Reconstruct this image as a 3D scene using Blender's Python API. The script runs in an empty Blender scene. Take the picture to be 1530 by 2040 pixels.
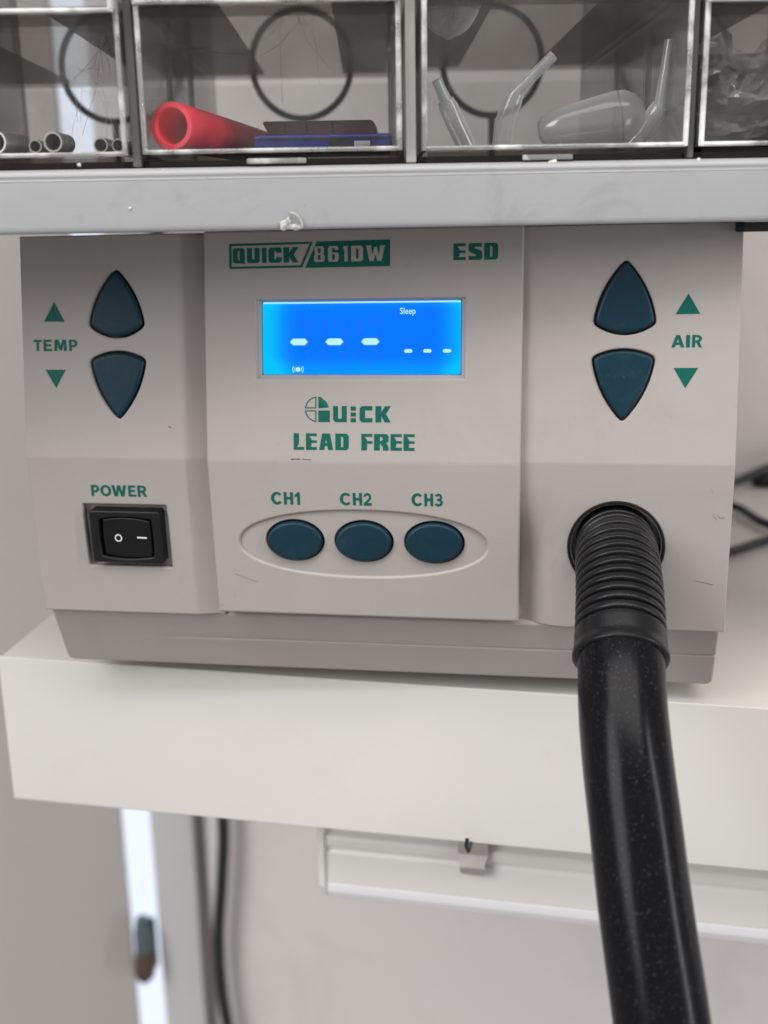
import bpy, bmesh, math, random
from mathutils import Vector, Matrix, noise
random.seed(7)
R = math.radians
SC = bpy.context.scene
COL = SC.collection

# ------------------------------------------------------------------ camera
cam_d = bpy.data.cameras.new('camera'); cam = bpy.data.objects.new('camera', cam_d); COL.objects.link(cam)
SC.camera = cam
cam_d.sensor_fit = 'VERTICAL'; cam_d.sensor_height = 36.0; cam_d.lens = 2200.0 / 2040.0 * 36.0
cam_d.clip_start = 0.01; cam_d.clip_end = 50
yaw, pit, rol = -0.156164, 0.253121, -0.021354
fwd = Vector((math.sin(yaw) * math.cos(pit), math.cos(yaw) * math.cos(pit), -math.sin(pit)))
rgt = Vector((math.cos(yaw), -math.sin(yaw), 0)); upv = rgt.cross(fwd)
r2 = rgt * math.cos(rol) + upv * math.sin(rol); u2 = -rgt * math.sin(rol) + upv * math.cos(rol)
mw = Matrix((r2, u2, -fwd)).transposed().to_4x4(); mw.translation = Vector((0.049066, -0.278897, 0.129048))
cam.matrix_world = mw
cam_d.dof.use_dof = True; cam_d.dof.focus_distance = 0.279; cam_d.dof.aperture_fstop = 9.5

# ------------------------------------------------------------------ world and lamps
wd = bpy.data.worlds.new('World'); SC.world = wd; wd.use_nodes = True
bg = wd.node_tree.nodes['Background']; bg.inputs[0].default_value = (1.0, 0.98, 0.96, 1); bg.inputs[1].default_value = 0.36
SC.view_settings.view_transform = 'Standard'; SC.view_settings.look = 'None'
SC.view_settings.exposure = 0.06; SC.view_settings.gamma = 1.0; SC.view_settings.use_curve_mapping = False
SC.cycles.max_bounces = 14; SC.cycles.transparent_max_bounces = 40; SC.cycles.transmission_bounces = 12
SC.cycles.caustics_reflective = False; SC.cycles.caustics_refractive = False

def area(name, loc, target, sx, sy, power, col):
    l = bpy.data.lights.new(name, 'AREA'); l.shape = 'RECTANGLE'; l.size = sx; l.size_y = sy; l.energy = power; l.color = col
    o = bpy.data.objects.new(name, l); COL.objects.link(o); o.location = loc
    o.rotation_euler = (Vector(target) - Vector(loc)).to_track_quat('-Z', 'Y').to_euler()
    return o
area('ceiling_light', (0.0, -0.72, 1.55), (0.0, -0.25, 0.0), 2.4, 0.75, 34.0, (1.0, 0.965, 0.92))
area('window_light', (1.6, -0.58, 0.30), (0.0, -0.05, 0.0), 0.055, 1.7, 15.0, (0.95, 0.98, 1.0))
area('room_window', (-1.35, -1.35, 1.0), (0.0, -0.05, 0.0), 1.0, 1.2, 28.0, (0.97, 0.98, 1.0))

# ------------------------------------------------------------------ materials
def nodes(name):
    m = bpy.data.materials.new(name); m.use_nodes = True
    nt = m.node_tree
    return m, nt, nt.nodes['Principled BSDF']
def plain(name, col, rough=0.45, spec=0.5, metal=0.0, var=0.04, scale=60, bump=0.0, bscale=900, dust=None, trans=0.0, coat=0.0, sss=0.0):
    m, nt, b = nodes(name); N = nt.nodes; Lk = nt.links
    b.inputs['Roughness'].default_value = rough; b.inputs['Metallic'].default_value = metal
    b.inputs['Specular IOR Level'].default_value = spec; b.inputs['Transmission Weight'].default_value = trans
    b.inputs['Coat Weight'].default_value = coat
    if sss: b.inputs['Subsurface Weight'].default_value = sss; b.inputs['Subsurface Radius'].default_value = (.004, .004, .004)
    tc = N.new('ShaderNodeTexCoord')
    no = N.new('ShaderNodeTexNoise'); no.inputs['Scale'].default_value = scale; no.inputs['Detail'].default_value = 6; no.inputs['Roughness'].default_value = 0.65
    Lk.new(tc.outputs['Object'], no.inputs['Vector'])
    mx = N.new('ShaderNodeMix'); mx.data_type = 'RGBA'
    mx.inputs['A'].default_value = (*[c * (1 - var) for c in col], 1); mx.inputs['B'].default_value = (*[min(1, c * (1 + var)) for c in col], 1)
    Lk.new(no.outputs['Fac'], mx.inputs['Factor']); out = mx.outputs['Result']
    if dust:
        thr, dcol, dsc, mixv = dust
        vn = N.new('ShaderNodeTexNoise'); vn.inputs['Scale'].default_value = dsc; vn.inputs['Detail'].default_value = 3; vn.inputs['Roughness'].default_value = .7
        Lk.new(tc.outputs['Object'], vn.inputs['Vector'])
        rp = N.new('ShaderNodeMapRange'); rp.inputs['From Min'].default_value = thr; rp.inputs['From Max'].default_value = thr + 0.05; rp.inputs['To Max'].default_value = mixv
        Lk.new(vn.outputs['Fac'], rp.inputs['Value'])
        m2 = N.new('ShaderNodeMix'); m2.data_type = 'RGBA'; m2.inputs['B'].default_value = (*dcol, 1)
        Lk.new(out, m2.inputs['A']); Lk.new(rp.outputs['Result'], m2.inputs['Factor']); out = m2.outputs['Result']
    Lk.new(out, b.inputs['Base Color'])
    rr = N.new('ShaderNodeMapRange'); rr.inputs['To Min'].default_value = max(0, rough - .06); rr.inputs['To Max'].default_value = min(1, rough + .06)
    Lk.new(no.outputs['Fac'], rr.inputs['Value']); Lk.new(rr.outputs['Result'], b.inputs['Roughness'])
    if bump:
        bn = N.new('ShaderNodeTexNoise'); bn.inputs['Scale'].default_value = bscale; bn.inputs['Detail'].default_value = 2
        Lk.new(tc.outputs['Object'], bn.inputs['Vector'])
        bp = N.new('ShaderNodeBump'); bp.inputs['Strength'].default_value = bump; bp.inputs['Distance'].default_value = 0.0003
        Lk.new(bn.outputs['Fac'], bp.inputs['Height']); Lk.new(bp.outputs['Normal'], b.inputs['Normal'])
    return m
def stain(m, col, scale, thr, amt):
    nt = m.node_tree; N = nt.nodes; Lk = nt.links; b = N['Principled BSDF']; src = b.inputs['Base Color'].links[0].from_socket
    tc = N.new('ShaderNodeTexCoord'); no = N.new('ShaderNodeTexNoise'); no.inputs['Scale'].default_value = scale; no.inputs['Detail'].default_value = 9; no.inputs['Roughness'].default_value = .72; no.inputs['Distortion'].default_value = .8
    Lk.new(tc.outputs['Object'], no.inputs['Vector'])
    rp = N.new('ShaderNodeMapRange'); rp.inputs['From Min'].default_value = thr; rp.inputs['From Max'].default_value = thr + .22; rp.inputs['To Max'].default_value = amt; Lk.new(no.outputs['Fac'], rp.inputs['Value'])
    mx = N.new('ShaderNodeMix'); mx.data_type = 'RGBA'; mx.inputs['B'].default_value = (*col, 1)
    Lk.new(src, mx.inputs['A']); Lk.new(rp.outputs['Result'], mx.inputs['Factor']); Lk.new(mx.outputs['Result'], b.inputs['Base Color'])
def emit(name, col, s=1.0):
    m, nt, b = nodes(name); b.inputs['Base Color'].default_value = (0.0, 0.01, 0.03, 1); b.inputs['Specular IOR Level'].default_value = .12
    b.inputs['Emission Color'].default_value = (*col, 1); b.inputs['Emission Strength'].default_value = s
    b.inputs['Roughness'].default_value = .3
    return m
def clear(name, tint, gloss=1.0, rough=0.06, haze=0.0, hcol=(.6, .6, .6), smear=0.0, tl=0.0):
    """thin clear plastic sheet: see-through, with a Fresnel shine and a little milky haze"""
    m = bpy.data.materials.new(name); m.use_nodes = True; nt = m.node_tree; N = nt.nodes; Lk = nt.links
    N.remove(N['Principled BSDF']); out = N['Material Output']
    tr = N.new('ShaderNodeBsdfTransparent'); tr.inputs[0].default_value = (*tint, 1)
    gl = N.new('ShaderNodeBsdfGlossy'); gl.inputs['Roughness'].default_value = rough; gl.inputs[0].default_value = (.95, .95, .95, 1)
    fr = N.new('ShaderNodeLayerWeight'); fr.inputs['Blend'].default_value = .5
    pw = N.new('ShaderNodeMath'); pw.operation = 'POWER'; pw.inputs[1].default_value = 5.0; Lk.new(fr.outputs['Facing'], pw.inputs[0])
    mu = N.new('ShaderNodeMath'); mu.operation = 'MULTIPLY_ADD'; mu.use_clamp = True; mu.inputs[1].default_value = .9 * min(gloss, 1.0); mu.inputs[2].default_value = .042 * gloss; Lk.new(pw.outputs[0], mu.inputs[0])
    mx = N.new('ShaderNodeMixShader'); Lk.new(mu.outputs[0], mx.inputs[0]); Lk.new(tr.outputs[0], mx.inputs[1]); Lk.new(gl.outputs[0], mx.inputs[2])
    df = N.new('ShaderNodeBsdfDiffuse'); df.inputs[0].default_value = (*hcol, 1)
    m2 = N.new('ShaderNodeMixShader'); m2.inputs[0].default_value = haze
    if tl:
        p2 = N.new('ShaderNodeMath'); p2.operation = 'POWER'; p2.inputs[1].default_value = 1.7; Lk.new(fr.outputs['Facing'], p2.inputs[0])
        ad = N.new('ShaderNodeMath'); ad.operation = 'MULTIPLY_ADD'; ad.use_clamp = True; ad.inputs[1].default_value = .85; ad.inputs[2].default_value = haze; Lk.new(p2.outputs[0], ad.inputs[0]); Lk.new(ad.outputs[0], m2.inputs[0])
        ts = N.new('ShaderNodeBsdfTranslucent'); ts.inputs[0].default_value = (*hcol, 1); m3 = N.new('ShaderNodeMixShader'); m3.inputs[0].default_value = tl
        Lk.new(df.outputs[0], m3.inputs[1]); Lk.new(ts.outputs[0], m3.inputs[2]); df = m3
    if smear:
        tc = N.new('ShaderNodeTexCoord'); no = N.new('ShaderNodeTexNoise'); no.inputs['Scale'].default_value = 55; no.inputs['Detail'].default_value = 7; no.inputs['Distortion'].default_value = 1.2
        Lk.new(tc.outputs['Object'], no.inputs['Vector'])
        rp = N.new('ShaderNodeMapRange'); rp.inputs['From Min'].default_value = .45; rp.inputs['From Max'].default_value = .75; rp.inputs['To Min'].default_value = haze; rp.inputs['To Max'].default_value = haze + smear
        Lk.new(no.outputs['Fac'], rp.inputs['Value']); Lk.new(rp.outputs['Result'], m2.inputs[0])
    Lk.new(mx.outputs[0], m2.inputs[1]); Lk.new(df.outputs[0], m2.inputs[2]); Lk.new(m2.outputs[0], out.inputs['Surface'])
    return m

BEIGE = (.352, .321, .301)
M = dict(
    shell=plain('beige_plastic', BEIGE, .50, .4, var=.06, scale=26, bump=.10, bscale=2600, dust=(.71, (.26, .23, .21), 260, .40)),
    shell_dark=plain('dark_inner_plastic', (.10, .095, .09), .6),
    ink=plain('green_ink', (.003, .098, .073), .5, .2, var=.10, scale=900),
    button=plain('blue_rubber', (.0060, .029, .047), .38, .22, var=.25, scale=160, dust=(.69, (.08, .12, .15), 900, .5)),
    black=plain('black_plastic', (.008, .008, .009), .34, .3, var=.1, scale=200),
    rocker=plain('rocker_black', (.006, .006, .007), .22, .28, var=.1, scale=200),
    white_ink=plain('white_ink', (.8, .8, .78), .5),
    rubber=plain('ribbed_rubber', (.008, .008, .009), .28, .28, var=.2, scale=300, dust=(.70, (.11, .10, .10), 1500, .5), bump=.12, bscale=1800),
    hose=plain('black_vinyl', (.005, .005, .007), .22, .11, var=.4, scale=120, dust=(.63, (.17, .16, .165), 2300, .45)),
    bench=plain('cream_laminate', (.62, .595, .56), .42, .4, var=.03, scale=22, bump=.03, bscale=1500, dust=(.74, (.45, .41, .37), 160, .25)),
    band=plain('cream_edge_strip', (.64, .615, .58), .38, .45, var=.03, scale=18, dust=(.75, (.5, .45, .4), 210, .3)),
    grey=plain('grey_plastic', (.335, .335, .342), .42, .4, var=.07, scale=40, bump=.08, bscale=1600, dust=(.69, (.20, .19, .19), 300, .45)),
    grey_dark=plain('dark_grey_plastic', (.13, .125, .125), .5, .4),
    mat=clear('dark_mat_plastic', (.52, .49, .48), .1, .3, .30, (.24, .215, .21)),
    post=plain('pale_divider_plastic', (.42, .41, .39), .4),
    smoke=clear('smoky_clear_plastic', (.72, .70, .68), .12, .2, .05, (.2, .19, .18)),
    clear=clear('clear_plastic', (.955, .955, .95), .8, .04, .004, (.6, .6, .6), .035),
    clear_side=clear('clear_side_plastic', (.88, .87, .86), 1.0, .08, .06, (.55, .54, .53), .08),
    bead=clear('clear_plastic_edge', (.62, .61, .59), 2.5, .10, .16, (.95, .95, .93), .75),  # patchy white haze paints in the bright glints along the drawer edges
    rib=clear('clear_plastic_rib', (.8, .8, .79), 1.8, .12, .12, (.75, .75, .73)),
    film=clear('clear_film', (.84, .835, .83), 4.0, .10, .08, (.55, .54, .54), .20),
    milky=clear('milky_plastic', (.90, .92, .94), 3.0, .16, .22, (1.0, 1.0, 1.0), tl=.3),
    ring=plain('dark_ring_plastic', (.018, .018, .022), .5),
    red=plain('red_plastic', (.86, .035, .075), .42, .4, var=.06, scale=120, sss=.12),
    blue=plain('blue_card_plastic', (.014, .026, .22), .35, .5, var=.15, scale=200),
    wine=plain('wine_card_plastic', (.075, .022, .028), .35, .5, var=.2, scale=200),
    steel=plain('dull_steel', (.66, .64, .61), .32, .5, metal=.85, var=.1, scale=150),
    dark_fill=plain('near_black_fill', (.012, .012, .014), .7),  # near-black fill for bores, gaps, seams and other dark pieces
    hair=plain('grey_fibre', (.09, .07, .06), .7),
    hair_pale=plain('pale_fibre', (.5, .46, .42), .7),
    glue=plain('dried_glue', (.44, .43, .42), .30, .6, var=.25, scale=300, sss=.3),
    crumb=plain('pale_crumb', (.70, .67, .62), .7),
    scuff=plain('dark_scuff', (.09, .075, .07), .7),
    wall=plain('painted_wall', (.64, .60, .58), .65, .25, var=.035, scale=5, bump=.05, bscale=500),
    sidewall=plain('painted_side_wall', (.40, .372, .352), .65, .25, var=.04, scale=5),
    frame=plain('grey_frame_paint', (.50, .485, .49), .5, .3),
    gap=plain('dark_joint', (.33, .30, .29), .7),
    glow=emit('daylight_pane', (.82, .88, 1.0), 1.05),
    latch=plain('latch_teal', (.07, .10, .11), .4), latch2=plain('latch_brown', (.075, .048, .035), .5),
    lampbody=plain('white_lamp_body', (.74, .71, .68), .35, .45, var=.01),
    diffuser=plain('milky_diffuser', (.82, .81, .82), .30, .5, var=.01, sss=.25),
    clip=plain('nickel_clip', (.66, .60, .56), .34, .5, metal=1.0, var=.06, scale=400),
    cord=plain('black_cord', (.012, .012, .014), .42, .45),
)
stain(M['shell'], (.25, .205, .165), 34, .54, .20)
stain(M['grey'], (.22, .21, .20), 60, .55, .5)
stain(M['band'], (.46, .42, .37), 26, .58, .14)
stain(M['bench'], (.44, .40, .36), 40, .57, .2)
stain(M['button'], (.05, .075, .09), 240, .54, .3)
stain(M['wall'], (.44, .40, .38), 9, .52, .35)
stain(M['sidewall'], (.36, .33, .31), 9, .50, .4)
def lcd_material():
    m, nt, b = nodes('blue_backlit_lcd'); N = nt.nodes; Lk = nt.links
    tc = N.new('ShaderNodeTexCoord'); sx = N.new('ShaderNodeSeparateXYZ'); Lk.new(tc.outputs['Generated'], sx.inputs[0])
    def edge(o, lo, hi):
        a = N.new('ShaderNodeMapRange'); a.interpolation_type = 'SMOOTHERSTEP'
        a.inputs['From Min'].default_value = lo; a.inputs['From Max'].default_value = hi; Lk.new(o, a.inputs['Value']); return a.outputs['Result']
    def op(o, x, y=None, v=None):
        q = N.new('ShaderNodeMath'); q.operation = o; Lk.new(x, q.inputs[0])
        if y is not None: Lk.new(y, q.inputs[1])
        else: q.inputs[1].default_value = v
        return q.outputs[0]
    l = edge(sx.outputs['X'], .22, -.03); r = edge(sx.outputs['X'], .84, 1.04); bt = edge(sx.outputs['Z'], .36, -.10); tp = edge(sx.outputs['Z'], .80, 1.15)
    s = op('ADD', op('ADD', l, op('MULTIPLY', r, v=.8)), op('ADD', op('MULTIPLY', bt, v=.55), op('MULTIPLY', tp, v=.5)))
    cr = N.new('ShaderNodeValToRGB'); e = cr.color_ramp.elements
    e[0].position = 0; e[0].color = (.0, .150, 1.0, 1); e[1].position = 1.0; e[1].color = (.0, .46, 1.0, 1)
    k = cr.color_ramp.elements.new(.45); k.color = (.0, .25, 1.0, 1)
    Lk.new(s, cr.inputs[0]); Lk.new(cr.outputs[0], b.inputs['Emission Color']); b.inputs['Emission Strength'].default_value = 1.12
    b.inputs['Base Color'].default_value = (.0, .01, .04, 1); b.inputs['Roughness'].default_value = .12; b.inputs['Specular IOR Level'].default_value = .12
    return m
M['lcd'] = lcd_material()
M['seg'] = emit('lit_segment', (.48, .86, 1.0), 1.0)
M['ghost'] = clear('unlit_segment', (.92, .925, .985), .3, .1)
M['lcdline'] = emit('lcd_light_line', (.33, .72, 1.0), 1.1)

# ------------------------------------------------------------------ object helpers
def link(name, me, mat=None, parent=None, smooth=None):
    o = bpy.data.objects.new(name, me); COL.objects.link(o)
    if mat is not None and not me.materials: me.materials.append(mat)
    if parent is not None: o.parent = parent
    if smooth is not None:
        for p in me.polygons: p.use_smooth = True
        me.set_sharp_from_angle(angle=R(smooth))
    return o
def wn(o):
    md = o.modifiers.new('wn', 'WEIGHTED_NORMAL'); md.keep_sharp = True; return o
def tag(o, label, cat, group=None, kind=None):
    if label: o['label'] = label
    if cat: o['category'] = cat
    if group: o['group'] = group
    if kind: o['kind'] = kind
    return o
def empty(name, loc=(0, 0, 0)):
    o = bpy.data.objects.new(name, None); COL.objects.link(o); o.location = loc; o.empty_display_size = .01; return o
def bm_mesh(bm, name):
    me = bpy.data.meshes.new(name); bm.to_mesh(me); bm.free(); return me
def box_mesh(name, x0, x1, y0, y1, z0, z1, bev=0.0, seg=2):
    bm = bmesh.new(); bmesh.ops.create_cube(bm, size=1)
    for v in bm.verts: v.co = Vector(((x0 + x1) / 2 + v.co.x * (x1 - x0), (y0 + y1) / 2 + v.co.y * (y1 - y0), (z0 + z1) / 2 + v.co.z * (z1 - z0)))
    if bev: bmesh.ops.bevel(bm, geom=bm.edges[:], offset=bev, segments=seg, affect='EDGES', profile=.6)
    return bm_mesh(bm, name)
def box(name, x0, x1, y0, y1, z0, z1, mat, parent=None, bev=0.0, seg=2):
    return link(name, box_mesh(name, x0, x1, y0, y1, z0, z1, bev, seg), mat, parent, 40 if bev else None)
def prism(name, poly, axis, a0, a1, mat, parent=None, bev=0.0, seg=2, sm=40):
    """polygon (two coordinates) extruded along an axis: 'x' -> poly is (y,z); 'z' -> poly is (x,y)"""
    bm = bmesh.new()
    f = (lambda p, a: (a, p[0], p[1])) if axis == 'x' else (lambda p, a: (p[0], p[1], a))
    A = [bm.verts.new(f(p, a0)) for p in poly]; B = [bm.verts.new(f(p, a1)) for p in poly]
    bm.faces.new(A); bm.faces.new(B[::-1]); n = len(poly)
    for i in range(n): bm.faces.new((A[i], B[i], B[(i + 1) % n], A[(i + 1) % n]))
    bmesh.ops.recalc_face_normals(bm, faces=bm.faces[:])
    if bev: bmesh.ops.bevel(bm, geom=bm.edges[:], offset=bev, segments=seg, affect='EDGES', profile=.6)
    return link(name, bm_mesh(bm, name), mat, parent, sm if bev else 30)
def catmull(pts, n):
    P = [Vector(p) for p in pts]; P = [P[0] * 2 - P[1]] + P + [P[-1] * 2 - P[-2]]
    out = []
    for i in range(1, len(P) - 2):
        for k in range(n):
            t = k / n
            out.append(.5 * ((2 * P[i]) + (P[i + 1] - P[i - 1]) * t + (2 * P[i - 1] - 5 * P[i] + 4 * P[i + 1] - P[i + 2]) * t * t + (3 * P[i] - P[i - 1] - 3 * P[i + 1] + P[i + 2]) * t ** 3))
    out.append(P[-2]); return out
def sweep(name, path, rad, mat, parent=None, seg=20, caps=True, sm=50):
    """tube along a list of points; rad is a number or one radius per point"""
    path = [Vector(p) for p in path]; n = len(path)
    rr = rad if isinstance(rad, (list, tuple)) else [rad] * n
    bm = bmesh.new(); rings = []
    t = (path[1] - path[0]).normalized(); a = t.orthogonal().normalized()
    for i, p in enumerate(path):
        t2 = (path[min(i + 1, n - 1)] - path[max(i - 1, 0)])
        t2 = t2.normalized() if t2.length > 1e-9 else t
        a = (a - t2 * a.dot(t2)).normalized(); b = t2.cross(a); t = t2
        rings.append([bm.verts.new(p + (a * math.cos(2 * math.pi * k / seg) + b * math.sin(2 * math.pi * k / seg)) * rr[i]) for k in range(seg)])
    for i in range(n - 1):
        for k in range(seg):
            bm.faces.new((rings[i][k], rings[i][(k + 1) % seg], rings[i + 1][(k + 1) % seg], rings[i + 1][k]))
    if caps: bm.faces.new(rings[0][::-1]); bm.faces.new(rings[-1])
    bmesh.ops.recalc_face_normals(bm, faces=bm.faces[:])
    return link(name, bm_mesh(bm, name), mat, parent, sm)
def lathe(name, axis0, axis1, prof, mat, parent=None, seg=32, sm=40):
    """profile of (distance along the axis, radius) turned round the axis"""
    p0 = Vector(axis0); d = (Vector(axis1) - p0).normalized(); a = d.orthogonal().normalized(); b = d.cross(a)
    bm = bmesh.new(); rings = []
    for h, r in prof:
        rings.append([bm.verts.new(p0 + d * h + (a * math.cos(2 * math.pi * k / seg) + b * math.sin(2 * math.pi * k / seg)) * max(r, 1e-5)) for k in range(seg)])
    for i in range(len(prof) - 1):
        for k in range(seg): bm.faces.new((rings[i][k], rings[i][(k + 1) % seg], rings[i + 1][(k + 1) % seg], rings[i + 1][k]))
    bmesh.ops.recalc_face_normals(bm, faces=bm.faces[:])
    return link(name, bm_mesh(bm, name), mat, parent, sm)
def flat_mesh(polys, half=0.0, bevel=0.0, res=3, name='shape'):
    """filled outline with holes; half = half thickness including the rounded rim; units as given"""
    cu = bpy.data.curves.new(name, 'CURVE'); cu.dimensions = '2D'; cu.fill_mode = 'BOTH'
    cu.extrude = max(half - bevel, 0); cu.bevel_depth = bevel; cu.bevel_resolution = res; cu.offset = -bevel
    for P in polys:
        s = cu.splines.new('POLY'); s.points.add(len(P) - 1); s.use_cyclic_u = True
        for q, p in zip(s.points, P): q.co = (p[0], p[1], 0, 1)
    o = bpy.data.objects.new(name, cu); COL.objects.link(o)
    dg = bpy.context.evaluated_depsgraph_get(); dg.update()
    me = bpy.data.meshes.new_from_object(o.evaluated_get(dg)); bpy.data.objects.remove(o); bpy.data.curves.remove(cu)
    me.materials.clear()
    return me
def text_mesh(txt, bold, boxr):
    cu = bpy.data.curves.new('text', 'FONT'); cu.body = txt; cu.size = 10; cu.offset = bold; cu.fill_mode = 'FRONT'; cu.space_character = 1.06
    o = bpy.data.objects.new('text', cu); COL.objects.link(o)
    dg = bpy.context.evaluated_depsgraph_get(); dg.update()
    me = bpy.data.meshes.new_from_object(o.evaluated_get(dg)); bpy.data.objects.remove(o); bpy.data.curves.remove(cu)
    xs = [v.co.x for v in me.vertices]; ys = [v.co.y for v in me.vertices]
    u0, u1, s0, s1 = boxr
    for v in me.vertices:
        v.co = (u0 + (v.co.x - min(xs)) / (max(xs) - min(xs)) * (u1 - u0), s0 + (v.co.y - min(ys)) / (max(ys) - min(ys)) * (s1 - s0), 0)
    me.materials.clear()
    return me

# ------------------------------------------------------------------ setting: walls behind, joint and daylight pane
def setting():
    w = box('wall', -.154, .60, .293, .33, -1.0, .9, M['wall']); tag(w, None, None, kind='structure')
    f = box('door_frame', -.1855, -.1595, .285, .33, -1.0, .9, M['frame'], None, .0015); tag(f, None, None, kind='structure')
    j = box('wall_joint', -.1595, -.154, .2938, .33, -1.0, .9, M['gap']); tag(j, None, None, kind='structure')
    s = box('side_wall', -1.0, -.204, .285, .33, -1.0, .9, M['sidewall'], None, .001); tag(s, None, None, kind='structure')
    p = box('window_pane', -.2035, -.1855, .2875, .318, -1.0, .9, M['glow'])
    tag(p, 'narrow bright daylight pane seen left of the black cable under the bench', 'window')
    l = empty('window_latch', (-.1935, .280, -.297))
    sweep('latch_body', [(0, 0, .022), (.0005, -.001, .012), (.001, -.001, .0)], [.0035, .0055, .006], M['latch'], l, 14)
    sweep('latch_grip', [(.0012, -.001, 0), (.001, -.002, -.008), (-.0005, -.002, -.017), (-.001, -.002, -.021)], [.0062, .0068, .006, .0035], M['latch2'], l, 14)
    box('latch_plate', -.006, .006, .003, .007, -.015, .018, M['latch'], l, .001)
    tag(l, 'blurred dark latch on the bright window pane under the bench', 'latch')
setting()

# ------------------------------------------------------------------ bench
def bench():
    b = empty('workbench', (0, 0, 0)); tag(b, 'thick cream laminate bench board carrying the hot air station', 'workbench')
    fy = lambda x: .02498 - .0627 * (x + .1225)
    poly = [(-.1226, fy(-.1226) + .0012), (.42, fy(.42) + .0012), (.42, .290), (-.1305, .290)]
    prism('board', poly, 'z', -.0495, -.0002, M['bench'], b, .0005)
    e = prism('edge_strip', [(-.1234, fy(-.1234)), (.42, fy(.42)), (.42, fy(.42) + .0011), (-.1234, fy(-.1234) + .0011)], 'z', -.0497, .0, M['band'], b, .00045, 3)
bench()

# ------------------------------------------------------------------ hot air station
ST = empty('hot_air_station', (0, .1, 0))
tag(ST, 'beige hot air rework station with glowing blue display on the cream bench', 'soldering station')
ST_INV = Matrix.Translation((0, -.1, 0))
def on_station(o):
    o.parent = ST; o.matrix_parent_inverse = ST_INV; return o
UD = Vector((0, .15146, .98846)); UN = Vector((0, -.98846, .15146)); LD = Vector((0, -.04916, .99879)); LN = Vector((0, -.99879, -.04916))
KZ = Vector((0, 0, .06972))
CT = Vector((0, .0034, .0246)); CB = Vector((0, .0114, .0056)); CD = (CB - CT).normalized(); CN = Vector((1, 0, 0)).cross(CD)
if CN.y > 0: CN = -CN
def fold(u, s, h):
    """mm on the folded front: u across, s up from the fold line, h out of the face"""
    d, n = (UD, UN) if s >= 0 else (LD, LN)
    if abs(s) < .8:
        k = (s + .8) / 1.6; n = (LN * (1 - k) + UN * k).normalized()
    return KZ + Vector((u, 0, 0)) * .001 + d * s * .001 + n * h * .001
def chin(u, t, h): return CT + Vector((u, 0, 0)) * .001 + CD * t * .001 + CN * h * .001
def folded(name, me, h, mat, parent=None, cuts_s=(), cuts_u=(), disp=None, mapf=fold, sm=32, weighted=False):
    bm = bmesh.new(); bm.from_mesh(me)
    for c in cuts_s: bmesh.ops.bisect_plane(bm, geom=bm.verts[:] + bm.edges[:] + bm.faces[:], plane_co=(0, c, 0), plane_no=(0, 1, 0))
    for c in cuts_u: bmesh.ops.bisect_plane(bm, geom=bm.verts[:] + bm.edges[:] + bm.faces[:], plane_co=(c, 0, 0), plane_no=(1, 0, 0))
    bmesh.ops.remove_doubles(bm, verts=bm.verts[:], dist=.004)
    for v in bm.verts:
        u, s, z = v.co
        v.co = mapf(u, s, h + z + (disp(u, s) if disp else 0))
    bmesh.ops.recalc_face_normals(bm, faces=bm.faces[:]) if len(bm.faces) and weighted else None
    me2 = bm_mesh(bm, name); bpy.data.meshes.remove(me)
    o = link(name, me2, mat, None, sm)
    if parent is None: on_station(o)
    else: o.parent = parent
    if weighted: wn(o)
    return o
def arc3(a, b, bulge, n=8):
    """points from a to b (b left out) along an arc that bulges to the left of a->b"""
    a = Vector(a); b = Vector(b); m = (a + b) / 2; d = b - a; nrm = Vector((-d.y, d.x)).normalized()
    return [tuple(a * (1 - t) + b * t + nrm * bulge * 4 * t * (1 - t)) for t in [i / n for i in range(n)]]
def rounded(P, r, n=4):
    out = []
    for i, p in enumerate(P):
        p = Vector(p); a = Vector(P[i - 1]); b = Vector(P[(i + 1) % len(P)])
        da = (a - p); db = (b - p); ra = min(r, da.length * .45); rb = min(r, db.length * .45)
        s = p + da.normalized() * ra; e = p + db.normalized() * rb
        for k in range(n + 1):
            t = k / n; out.append(tuple(s * (1 - t) ** 2 + p * 2 * t * (1 - t) + e * t * t))
    return out
def grow(P, g):
    c = Vector((sum(p[0] for p in P) / len(P), sum(p[1] for p in P) / len(P)))
    return [tuple(c + (Vector(p) - c) * (1 + g / max((Vector(p) - c).length, 1e-3))) for p in P]
def leaf(cx, apex, corner_s, base_s, hw):
    """pointed arrow button outline: apex, two corners, bulging sides and base"""
    A = (cx, apex); Lc = (cx - hw, corner_s); Rc = (cx + hw, corner_s); up = 1 if apex > base_s else -1
    P = arc3(A, Lc, -1.25 * up if up > 0 else 1.25, 9) + arc3(Lc, Rc, (-(corner_s - base_s)) if up > 0 else (base_s - corner_s), 9) + arc3(Rc, A, -1.25 if up > 0 else 1.25, 9)
    P2 = []
    for i, p in enumerate(P):
        if i in (0, 9, 18):
            a = Vector(P[i - 1]); b = Vector(P[(i + 1) % len(P)]); p = Vector(p)
            for t in (.2, .5, .8):
                s = p + (a - p) * .62; e = p + (b - p) * .62
                P2.append(tuple(s * (1 - t) ** 2 + p * 2 * t * (1 - t) + e * t * t))
        else: P2.append(p)
    return P2
def ell(cx, cy, rx, ry, n=40, pw=2.0):
    out = []
    for i in range(n):
        t = 2 * math.pi * i / n; c, s = math.cos(t), math.sin(t)
        out.append((cx + rx * math.copysign(abs(c) ** (2 / pw), c), cy + ry * math.copysign(abs(s) ** (2 / pw), s)))
    return out
TOP = 59.4
T_UP = leaf(-66.95, 50.1, 35.6, 32.7, 7.35); T_DN = leaf(-66.8, 10.8, 26.3, 28.3, 7.45)
A_UP = leaf(66.15, 50.4, 35.2, 32.7, 7.35); A_DN = leaf(66.0, 10.9, 26.5, 28.3, 7.45)
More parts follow.
